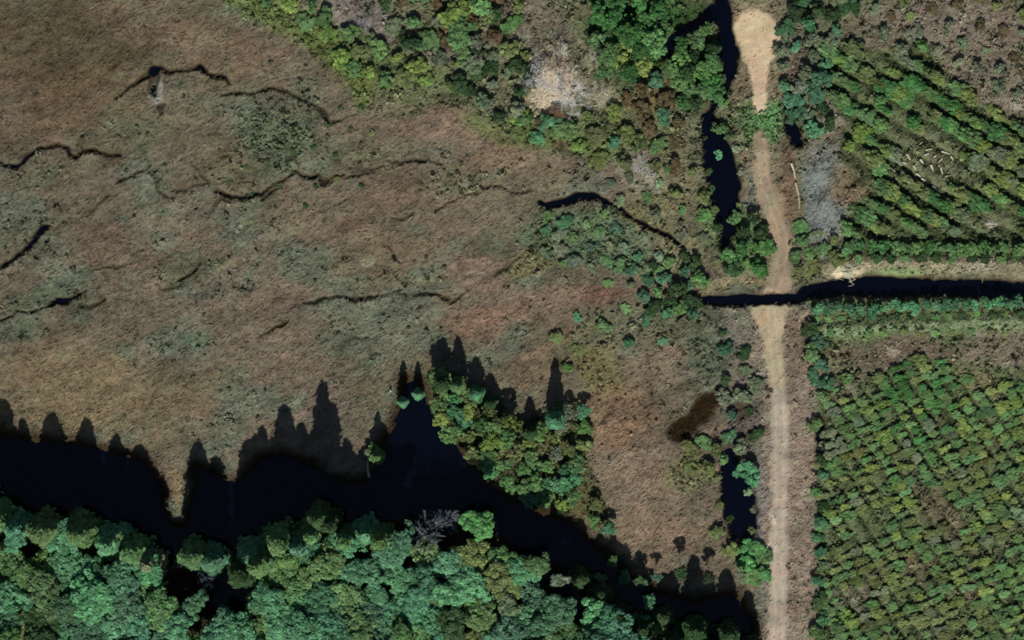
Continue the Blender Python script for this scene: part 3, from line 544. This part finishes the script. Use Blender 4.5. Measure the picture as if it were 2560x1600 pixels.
# scattered pond-side small trees lower middle
for n, (px, py, r, h, tn) in enumerate(sorted([(1530,1400,16,5,'green'),(1560,1440,20,6,'blue-green'),(1600,1450,18,6,'green'),(1620,1500,20,7,'teal'),(1650,1560,24,8,'green'),(1600,1550,24,8,'teal'),(1560,1590,28,9,'green'),(1700,1590,22,7,'dark'),(1850,1440,16,5,'grey-green'),(1500,1440,16,6,'green'),(1640,1440,14,5,'blue-green'),(1700,1430,20,7,'dark'),(1770,1440,18,6,'dark'),(1830,1590,18,6,'green'),(935,1120,16,4,'green'),(920,1130,10,3,'grey-green')]), 1):
    place('mid', px, py, r, h, tn, "small %s tree standing in the dark pond, %s from the left" % (TW[tn], ordn(n)), "small trees standing in the pond")
for n, (px, py, r, h) in enumerate(sorted([(1545,1535,30,14.5),(1600,1565,30,14),(1735,1570,34,15),(1815,1580,30,13),(1680,1600,32,14),(1770,1625,34,15),(1870,1620,28,12),(1500,1480,28,12),(1450,1440,26,12),(1660,1540,26,9)]), 1):
    place('spire', px, py, r, h, 'dark', "dark narrow conifer in the pond's south-east corner, %s from the left" % ordn(n), "dark conifers at the pond's south-east corner")

# ------------------------------------------------------------------ tree belt north of the channel
belt = [q for q in poisson(band, 9000, 32, 41) if q[0] < 1290 or rs.random() < .82]; belt.sort(); rs = np.random.default_rng(6); cnt = {}
for (px, py) in belt:
    tn = str(rs.choice(['green', 'green', 'yellow-green', 'teal', 'olive'], p=[.35, .2, .15, .15, .15])) if px < 1330 else str(rs.choice(['green', 'olive', 'yellow-green', 'teal', 'grey-green'], p=[.3, .3, .15, .15, .1]))
    r = rs.uniform(20, 32); h = rs.uniform(5.5, 8) if px < 1300 else rs.uniform(2.5, 4.5); r *= 1 if px < 1300 else .85
    cnt[tn] = cnt.get(tn, 0) + 1
    place('mid', px, py, r, h, tn, "%s %s tree from the left in the belt along the pond's north bank" % (ordn(cnt[tn]), TW[tn]), "belt of trees along the pond's north bank")
for n, (px, py, r, h) in enumerate([(1008,1005,13,9),(1105,960,24,9),(1145,965,20,9.5),(1190,985,22,7),(1225,1010,22,6),(1265,1075,20,6),(1388,1050,22,12),(1325,1080,18,7),(945,1140,16,9),(1045,985,12,7)], 1):
    place('spire', px, py, r, h, ['green', 'teal', 'dark'][n % 3], "narrow %s conifer on the north edge of the pond belt, %s placed" % (TW[['green', 'teal', 'dark'][n % 3]], ordn(n)) if False else "narrow %s conifer casting a spike of shade, %s along the belt's marsh edge" % (TW[['green', 'teal', 'dark'][n % 3]], ordn(n)), "narrow conifers along the belt")

# ------------------------------------------------------------------ shrub zones
def zone(name, poly, dmin, rr, hh, tones, seed, grp, kind='bush', p=None, extra=()):
    rs = np.random.default_rng(seed); pts = [q for q in poisson(poly, 5000, dmin, seed) if dry(*q)]; items = [(x, y, rs.uniform(*rr), rs.uniform(*hh), str(rs.choice(tones, p=p))) for x, y in pts] + list(extra); items.sort(); c = {}
    for (x, y, r, h, tn) in items:
        c[tn] = c.get(tn, 0) + 1
        place(kind, x, y, r, h, tn, "%s %s %s from the left, %s" % (ordn(c[tn]), TW[tn], 'tree' if kind == 'mid' else 'shrub', name), grp)
zone("in the grove west of the turning circle", [(1500,-10),(1690,-10),(1660,60),(1640,120),(1600,190),(1510,190),(1490,120)], 38, (24,40), (4,7), ['vivid','green','yellow-green'], 51, "grove west of the turning circle", 'mid', [.55,.3,.15])
zone("between dark ditch and strip standing for tree shade", [(1700,110),(1770,60),(1790,180),(1790,270),(1690,270),(1680,160)], 30, (18,30), (3,5), ['vivid','green','dark'], 52, "trees between the ditches", 'mid', [.4,.4,.2])
zone("on the marsh's north fringe", [(640,-10),(760,-10),(830,60),(920,90),(1060,140),(1070,210),(930,215),(860,150),(760,80)], 40, (14,28), (1.4,3), ['yellow-green','green','olive'], 53, "shrubs on the marsh's north fringe", 'bush', [.45,.3,.25])
zone("in the thicket along the photo's top edge", [(960,-20),(1300,-20),(1290,60),(1200,120),(1080,130),(970,90)], 42, (16,32), (1.6,4), ['green','dark','grey-green','brown','olive'], 54, "thicket north of the marsh", 'bush', [.2,.15,.35,.2,.1], [(1140,35,42,5,'yellow-green'),(1150,85,40,5,'green'),(1240,40,20,3.5,'dark'),(1200,20,26,6,'green'),(1030,112,24,3.4,'dark')])
zone("in the scrub south-west of the bare trees", [(1090,140),(1330,120),(1320,280),(1240,300),(1120,230)], 44, (14,26), (1.4,3), ['grey-green','dark','olive'], 55, "scrub by the bare trees", 'bush', [.45,.3,.25], [(1180,165,28,3.2,'grey-green'),(1230,170,22,2.8,'dark'),(1290,165,24,3.5,'dark'),(1150,215,28,2.6,'dark')])
zone("in the scrub between the bare trees and the marsh", [(1290,280),(1480,290),(1640,200),(1700,300),(1690,420),(1560,420),(1420,390),(1280,340)], 40, (14,28), (1.2,3), ['green','yellow-green','teal','olive','brown'], 56, "scrub east of the bare trees", 'bush', [.2,.1,.15,.3,.25], [(1372,310,32,3,'teal'),(1410,330,32,3,'green'),(1310,300,22,2.5,'green')])
zone("in the green hollow around the broad stream", [(1360,540),(1520,530),(1640,600),(1660,680),(1560,720),(1420,680),(1340,610)], 34, (10,22), (.7,1.8), ['blue-green','green','grey-green'], 57, "shrubs in the green hollow")
zone("between the marsh stream and the west ditch", [(1560,420),(1760,400),(1770,620),(1700,600),(1600,530),(1510,480)], 44, (12,22), (.8,2), ['olive','green','grey-green'], 58, "shrubs west of the track ditch")
zone("at the drain's western end", [(1640,640),(1760,640),(1770,700),(1740,730),(1740,790),(1660,800),(1600,740)], 30, (14,26), (1.4,3.2), ['blue-green','green','dark'], 59, "shrubs at the drain's western end")
zone("on the marsh between drain and belt", [(1440,780),(1640,760),(1700,860),(1600,900),(1470,860),(1420,930),(1380,840)], 54, (10,20), (.8,1.9), ['green','olive','blue-green'], 60, "shrubs on the marsh south of the drain")
zone("beside the ride south of the drain", [(1800,820),(1860,860),(1890,960),(1890,1090),(1820,1100),(1790,980)], 42, (12,24), (1,2.6), ['grey-green','blue-green','dark'], 61, "shrubs beside the ride south of the drain")
zone("around the long black pool", [(1720,1100),(1810,1090),(1815,1180),(1760,1200),(1700,1170)], 36, (14,26), (1.4,3), ['green','yellow-green','olive'], 62, "shrubs around the long black pool", extra=[(1868,1178,34,4,'teal'),(1850,1120,20,3,'grey-green'),(1790,1330,20,2,'olive'),(1825,1375,22,2,'olive')])
pool_edge = [(1762,345,12,1.4,'dark'),(1764,385,12,1.2,'olive'),(1770,430,13,1.4,'dark'),(1776,475,12,1.2,'dark'),(1786,525,13,1.4,'olive'),(1792,570,13,1.6,'dark'),(1800,322,22,3,'green'),(1797,386,13,2,'teal'),(1822,342,15,2.4,'green'),(1838,372,12,1.4,'grey-green'),(1852,430,12,1.4,'grey-green'),(1838,545,18,2.4,'green'),(1850,515,12,1.2,'olive'),(1790,120,15,2.4,'vivid'),(1794,160,15,2.4,'green'),(1800,200,16,2,'green'),(1785,240,16,2,'olive'),(1810,260,14,2,'green')]
for n, (px, py, r, h, tn) in enumerate(sorted(pool_edge, key=lambda q: q[1]), 1): place('bush', px, py, r, h, tn, "%s shrub leaning over the black ditch beside the upper track, %s from the north" % (TW[tn], ordn(n)), "shrubs along the upper track ditch")
pool_edge = [(1808,1150,14,2,'green'),(1792,1195,12,1.6,'olive'),(1800,1262,11,1.4,'olive'),(1822,1300,14,2,'dark'),(1872,1230,13,1.6,'grey-green'),(1884,1275,11,1.2,'grey-green'),(1882,1330,13,1.5,'olive')]
for n, (px, py, r, h, tn) in enumerate(sorted(pool_edge, key=lambda q: q[1]), 1): place('bush', px, py, r, h, tn, "%s shrub leaning over the long black pool by the lower track, %s from the north" % (TW[tn], ordn(n)), "shrubs at the pool's rim")
zone("on the grassy track verge", [(1850,1360),(1930,1380),(1930,1430),(1870,1450)], 28, (18,28), (1.5,2.6), ['bright','green'], 63, "shrubs on the track verge below the pool", p=[.4,.6])
zone("on the ride's west side above the drain", [(1820,560),(1890,540),(1915,600),(1905,680),(1830,690),(1810,620)], 34, (16,30), (1.5,3.4), ['vivid','green','dark'], 64, "shrubs on the ride's west side")
zone("east of the turning circle", [(1960,40),(2020,-20),(2140,-20),(2120,60),(2070,110),(2060,240),(2080,320),(2000,340),(1965,240),(1950,180)], 36, (16,30), (1.6,4), ['grey-green','blue-green','dark','teal'], 65, "thicket east of the turning circle", p=[.4,.25,.2,.15])
zone("east of the middle track above the drain", [(1985,560),(2090,600),(2100,650),(2000,690),(1980,640)], 34, (12,24), (1,2.4), ['green','olive'], 66, "shrubs east of the middle track")
zone("in the grey brush in the top right corner", [(2160,-10),(2570,-10),(2570,260),(2440,200),(2300,100),(2180,90)], 46, (12,26), (.9,2.6), ['grey-green','brown','olive'], 67, "grey brush in the top right corner", p=[.5,.3,.2])
zone("scattered on the open marsh", [(640,300),(900,260),(980,420),(880,480),(620,560),(560,420)], 52, (5,10), (.3,.8), ['dark','dark','olive'], 68, "small shrubs on the open marsh")
zone("on the ride verge below the drain", [(2020,790),(2060,840),(2075,940),(2060,1020),(2030,960)], 34, (14,24), (1.4,3), ['dark','green','blue-green'], 69, "shrubs on the ride's east verge")
zone("along the ride's east edge", [(2030,1060),(2060,1060),(2060,1600),(2040,1600)], 34, (14,22), (1.6,2.8), ['green','blue-green','dark'], 70, "shrubs along the ride's east edge")

# hedges beside the drain
rs = np.random.default_rng(9)
def hedge(x0, x1, step, yf, rr, hh, tones, label, grp):
    n = 0; x = x0
    while x < x1:
        n += 1; tn = str(rs.choice(tones)); place('bush', x, yf(x) + rs.normal(0, 3), rs.uniform(*rr), rs.uniform(*hh), tn, "%s shrub %s, %s from west" % (TW[tn], label, ordn(n)), grp); x += step * rs.uniform(.8, 1.25)
hedge(2045, 2600, 25, lambda x: 772 + (x - 2045) * -.03, (13, 19), (2.6, 3.6), ['teal', 'teal', 'blue-green'], "in the hedge along the drain's south bank", "hedge on the drain's south bank")
hedge(2040, 2600, 34, lambda x: 799 - (x - 2045) * .03, (9, 13), (.5, .8), ['green', 'dark', 'dark'], "in the sunken row behind the drain's south hedge", "second row south of the drain")
hedge(2120, 2600, 26, lambda x: 616 + (x - 2120) * .02, (14, 21), (2.0, 3), ['green', 'vivid', 'green'], "in the row north of the drain's pale bank", "row north of the drain's pale bank")
hedge(2110, 2600, 40, lambda x: 645 + (x - 2120) * .01, (12, 18), (1, 2), ['dark', 'green'], "at the foot of the drain's pale north bank", "low row at the foot of the pale bank")
hedge(2075, 2560, 44, lambda x: 832, (10, 15), (.8, 1.4), ['green', 'olive'], "south of the pale grass strip below the drain", "low shrubs below the grass strip")
if False: px = py = n = 0; place('bush', px, py, 20, 1.2, 'green', "low green shrub where grass cuts the sandy track, %s planted" % ordn(n) if False else "low green shrub, %s in the grassy gap that breaks the sandy track" % ordn(n), "shrubs in the grassy gap of the track")

# ------------------------------------------------------------------ plantations
def plantation(poly, ang, per, along, rr, hh, tones, what, grp, skip, seed, miss=.05, cross=21.0, jit=.21):
    rs = np.random.default_rng(seed); c, s = math.cos(R(ang)), math.sin(R(ang)); cc, cs = math.cos(R(cross)), math.sin(R(cross)); k = per / abs(math.sin(R(cross - ang))); rows = {}
    c0 = 0.25 * per
    for i in range(-140, 141):
        for j in range(-90, 91):
            x = i * along * c + j * k * cc - c0 * s + rs.normal(0, jit); y = i * along * s + j * k * cs + c0 * c + rs.normal(0, jit); px, py = x * 10 + 1280, 800 - y * 10
            if not (2030 < px < 2590 and 80 < py < 1620) or not in_poly(px, py, poly) or rs.random() < miss: continue
            if any(((px - a) / ra) ** 2 + ((py - b) / rb) ** 2 < 1 for a, b, ra, rb in skip): continue
            if float(fbm(np.array([x]), np.array([y]), 5.0, 2, 190)[0]) > .52: continue
            rows.setdefault(j, []).append((px, py))
    for rn, j in enumerate(sorted(rows), 1):
        for q, (px, py) in enumerate(sorted(rows[j]), 1):
            tn = patch_tone(px, py, tones, seed); near = math.hypot(px - 2300, py - 1000) < 110 and 'lower' in what
            if near and rs.random() < .6: tn = 'vivid'
            place('pine', px, py, rs.uniform(*rr), rs.uniform(*hh), tn, "%s young tree, %s down the %s furrow row of the %s plantation" % (TW[tn], ordn(q), ordn(rn), what), grp)
plantation(plantS, AS, 3.6, 2.35, (9, 17), (.6, 1.4), ['grey-green', 'olive', 'olive', 'green', 'green', 'yellow-green', 'green', 'green', 'olive', 'grey-green'], "lower", "young trees in the lower right plantation", [(2350, 1290, 80, 30), (2200, 1300, 34, 30), (2320, 1240, 30, 24), (2140, 1490, 40, 34), (2290, 1420, 40, 30), (2470, 950, 50, 24), (2160, 960, 40, 26)], 81)
plantation(plantN, AN, 4.4, 2.4, (13, 23), (1.2, 2.4), ['grey-green', 'olive', 'yellow-green', 'green', 'vivid', 'green', 'olive', 'olive', 'grey-green'], "upper", "young trees in the upper right plantation", [(2330, 400, 78, 66), (2140, 450, 50, 60), (2480, 560, 60, 34), (2400, 620, 400, 34), (2230, 350, 40, 30), (2390, 200, 30, 16), (2300, 240, 26, 14), (2520, 480, 30, 20)], 82, miss=.1, jit=.34)

# the 290 largest of each kind are objects of their own, the small remainder is one thicket
for kind, nm in (('bush', 'thicket_undergrowth'), ('pine', 'plantation_undergrowth')):
    q = sorted([k for k in QUEUE if k[0] == kind], key=lambda k: -k[3] + (100 if not (-20 < k[1] < 2580 and -20 < k[2] < 1620) else 0))
    for k in q[:290]: place_now(*k)
    rest = q[290:]; P = []; CC = []
    for (_, px, py, r_, h, tn, lb, gp) in rest:
        co, v = QUADS["foliage"][int(RS.integers(0, 6))]; r = r_ * .1; x, y = PX(px, py); a = RS.uniform(0, 6.28) if kind == 'bush' else (R(21) if 'lower' in lb else R(-29)) + RS.normal(0, .15); zs = min(r, h * .62); ex, ey = (1, 1) if kind == 'bush' else (RS.uniform(1.45, 1.7), .93); ca, sa = math.cos(a), math.sin(a)
        c = co * np.array([r * ex, r * ey, zs]); c = np.stack([c[..., 0] * ca - c[..., 1] * sa + x, c[..., 0] * sa + c[..., 1] * ca + y, c[..., 2] + height(x, y) + h - zs * .95], -1)
        P.append(c); CC.append(np.array(tone_col(tn, RS)[:3])[None] * v[:, None] * RS.uniform(.85, 1.2))
    print(kind, len(q), 'rest', len(rest))
    if rest: o = link(nm, quads_mesh(nm, np.concatenate(P), M_grass, col=np.clip(np.concatenate(CC), .004, .6))); o["kind"] = "stuff"

# ------------------------------------------------------------------ bare trees
def bare(px, py, h, i, col, label, sc=1.0, rz=0):
    x, y = PX(px, py); o = root("bare_tree", x, y, rz, label, "bare tree", "leafless trees"); tm_, bm_ = BARE[i % 3]
    t = link("trunk", tm_, o); b = link("branches", bm_, o)
    for q in (t, b): q.scale = (h * sc, h * sc, h); q.color = (*alb(col, .42), 1)
for a in [(1395,225,8.5,0,(205,190,165),"largest bleached leafless tree, its pale crown spread beside the green scrub",1.35,.3),(1345,185,7,1,(190,178,156),"pale leafless tree up and left of the largest bleached tree",1.3,1.1),(1430,270,6.5,2,(214,200,176),"bleached leafless tree at the lower right of the largest one",1.25,2.0),
 (1400,130,5.5,1,(170,160,140),"thin grey leafless tree above the largest bleached tree",.9,3),(1500,235,6,2,(165,160,138),"greyish leafless tree right of the bleached trees",1.0,4.1),(1480,150,6,0,(164,160,136),"slim grey leafless tree beside the green grove",.8,.9),(1605,425,7.5,1,(170,164,146),"grey leafless tree between the scrub and the broad stream",.95,5.2),(1640,470,5.5,2,(160,156,136),"small grey leafless tree just below the one by the broad stream",.9,1.8),
 (1065,1330,17,0,(120,126,128),"tall grey dead tree among green crowns on the pond's south shore",.55,1.0),(1120,1290,14,1,(112,120,124),"grey dead tree in front of the bright green crown by the pond",.5,2.4),(520,1440,13,2,(110,122,124),"dead grey tree in the gap of the southern wood",.45,.2),(460,1400,12,1,(118,120,112),"dead grey tree left of the gap in the southern wood",.4,3.3),
 (2040,440,3.6,0,(132,136,128),"grey leafless tree, uppermost of three east of the track",1.5,1.5),(2055,520,3.8,1,(136,140,132),"grey leafless tree, middle of three east of the track",1.5,.5),(2045,590,3.4,2,(128,134,124),"grey leafless tree, lowest of three east of the track",1.4,2.7),(2150,480,5,0,(140,124,98),"brown leafless tree beside the three grey ones east of the track",.9,4),
 (910,60,5,1,(130,128,126),"grey leafless tree in the pale brush near the top edge",1.0,2.2),(1190,150,4.5,2,(116,108,100),"dusky leafless tree in the thicket left of the bleached trees",.9,5.5),(2440,90,4,0,(136,126,110),"brownish leafless tree in the top right brush",1.0,0),(2500,240,4,1,(134,126,108),"brownish leafless tree at the right edge of the brush",1.0,1),(1960,100,4,2,(120,114,98),"dull leafless tree at the right rim of the turning circle",.9,1)]:
    bare(*a)

# ------------------------------------------------------------------ fallen logs and brush piles
def log(px, py, L, an, r, col, label, grp=None, bend=.03):
    x, y = PX(px, py); rs = np.random.default_rng(int(px * 7 + py)); n = 5; S = []; pts = []
    for i in range(n + 1):
        t = i / n - .5; pts.append((t * L, math.sin((t + .5) * math.pi) * bend * L, r * .8))
    for i in range(n): S.append((pts[i], pts[i + 1], r * (1.15 - i * .13), r * (1.15 - (i + 1) * .13)))
    for k in range(3):
        b = pts[1 + k]; a = rs.uniform(.5, 1.2) * (1 if k % 2 else -1); l = L * rs.uniform(.1, .2); S.append((b, (b[0] + math.cos(a) * l, b[1] + math.sin(a) * l, b[2] + l * .3), r * .4, r * .12))
    o = link("fallen_log", tubes(S, M_pale, "fallen_log", 7)); o.location = (x, y, height(x, y) + .1); o.rotation_euler = (0, 0, R(an)); o.color = (*alb(col), 1)
    o["label"] = label; o["category"] = "log"
    if grp: o["group"] = grp
deb = [(2271,393,2.4,-60,.3),(2306,406,2.6,-55,.32),(2330,420,2.2,-70,.34),(2354,428,2.2,-75,.26),(2255,430,2.0,-60,.3),(2277,446,2.2,-50,.32),(2230,424,2.4,-30,.24),(2296,438,1.8,-40,.3),(2342,388,2.6,30,.24),(2364,382,3.2,-20,.24),(2322,374,2.4,10,.22),(2350,402,2.2,50,.28),(2240,395,1.8,-50,.22),(2316,386,1.6,20,.24),(2286,420,1.8,-65,.26),(2262,408,1.6,-30,.22),(2312,452,3.2,-35,.26),(2338,472,3.4,-40,.28),(2380,396,1.8,-60,.22),(2300,360,2.2,40,.2),(2370,440,2.0,10,.2),(2244,450,2.0,-40,.2)]
deb.sort()
for n, (px, py, L, an, r) in enumerate(deb, 1): log(px, py, L * .7, an, r * .9, (182, 174, 150), "bleached log, %s from the left in the debris patch inside the upper plantation" % ordn(n), "bleached logs in the debris patch")
log(1983, 427, 3.8, -75, .26, (190, 184, 160), "straight pale log, upper of two beside the middle track", "logs beside the middle track", .03)
log(1993, 490, 6.6, -82, .24, (168, 160, 136), "long pale log, lower of two beside the middle track", "logs beside the middle track", .05)
log(2140, 945, 5.2, 24, .16, (150, 140, 116), "thin log lying across the brown clearing at the lower plantation's top")
log(2110, 970, 5.6, 22, .14, (140, 132, 108), "thin log just below and left of the clearing's other log")
log(242, 12, 4.2, 30, .12, (140, 132, 110), "thin pale log on the marsh at the photo's top left")
log(2425, 935, 7.0, 28, .14, (140, 134, 96), "thin yellowish log on the lower plantation's top edge")
log(1937, 1298, 2.6, -68, .10, (214, 208, 190), "short white log on the lower track", None, .02)
log(1917, 1246, 2.2, 5, .08, (176, 168, 152), "short pale log on the lower track above the white one", None, .02)
log(921, 1172, 4.2, 96, .32, (150, 150, 128), "pale stump-ended log standing out on the dark pond edge")
log(640, 75, 3.2, 32, .09, (132, 124, 102), "thin pale log on the marsh left of the green fringe")
log(705, 578, 2.6, 35, .07, (132, 126, 108), "slender pale stick by a small dark hole in the open marsh")
log(2350, 490, 9, -20, .12, (120, 118, 92), "long thin log below the debris patch")
def pile(px, py, r, h, col, label, n=70):
    x, y = PX(px, py); rs = np.random.default_rng(int(px + py)); S = []
    for i in range(n):
        a = rs.uniform(0, 6.28); q = abs(rs.normal(0, .45)) * r; L = rs.uniform(.5, 1.2) * r * .7; b = rs.uniform(0, 6.28); z = max(.03, h * (1 - q / r) * rs.uniform(.2, 1)); c = np.array([math.cos(a) * q, math.sin(a) * q, z]); d = np.array([math.cos(b), math.sin(b), rs.normal(0, .25)]) * L * .5
        S.append((c - d, c + d, rs.uniform(.04, .09), rs.uniform(.02, .06)))
    o = link("brush_pile", tubes(S, M_pale, "brush_pile", 4)); o.location = (x, y, height(x, y)); o.color = (*alb(col), 1); o["label"] = label; o["category"] = "brush pile"; o["group"] = "heaps of bleached brushwood"
pile(2118, 682, 2.8, .8, (206, 192, 160), "pale brushwood heap on the west end of the drain's north bank"); pile(2460, 660, 3.2, .8, (196, 182, 156), "pale brushwood heap near the east end of the drain's north bank")
pile(2476, 558, 2.4, .8, (190, 180, 160), "pale brushwood heap among the rows above the drain's east end"); pile(2232, 876, 2.6, .8, (178, 166, 142), "pale brushwood heap in the brown clearing south of the drain")
pile(2135, 1500, 2.4, .6, (150, 150, 128), "greyish brushwood heap inside the lower plantation"); pile(2470, 255, 3, .6, (146, 138, 120), "dull brushwood heap in the top right brush")
pile(2540, 265, 2.6, .6, (180, 170, 150), "pale brushwood heap at the photo's right edge"); pile(2118, 28, 1.0, .5, (206, 200, 186), "tiny white brushwood heap at the top right of the turning circle", 30)
pile(592, 575, 1.3, .4, (150, 146, 124), "small pale brushwood heap on the open marsh", 30); pile(1800, 700, 3.2, .5, (150, 142, 116), "brushwood heap on the bank above the drain's west end"); pile(890, 660, 3, .25, (128, 122, 98), "flattened pale brushwood on the middle of the marsh")

import re
for o in SC.objects:
    if "label" in o and len(re.findall(r"[A-Za-z']+", o["label"])) > 16: print("LONG", o["label"])
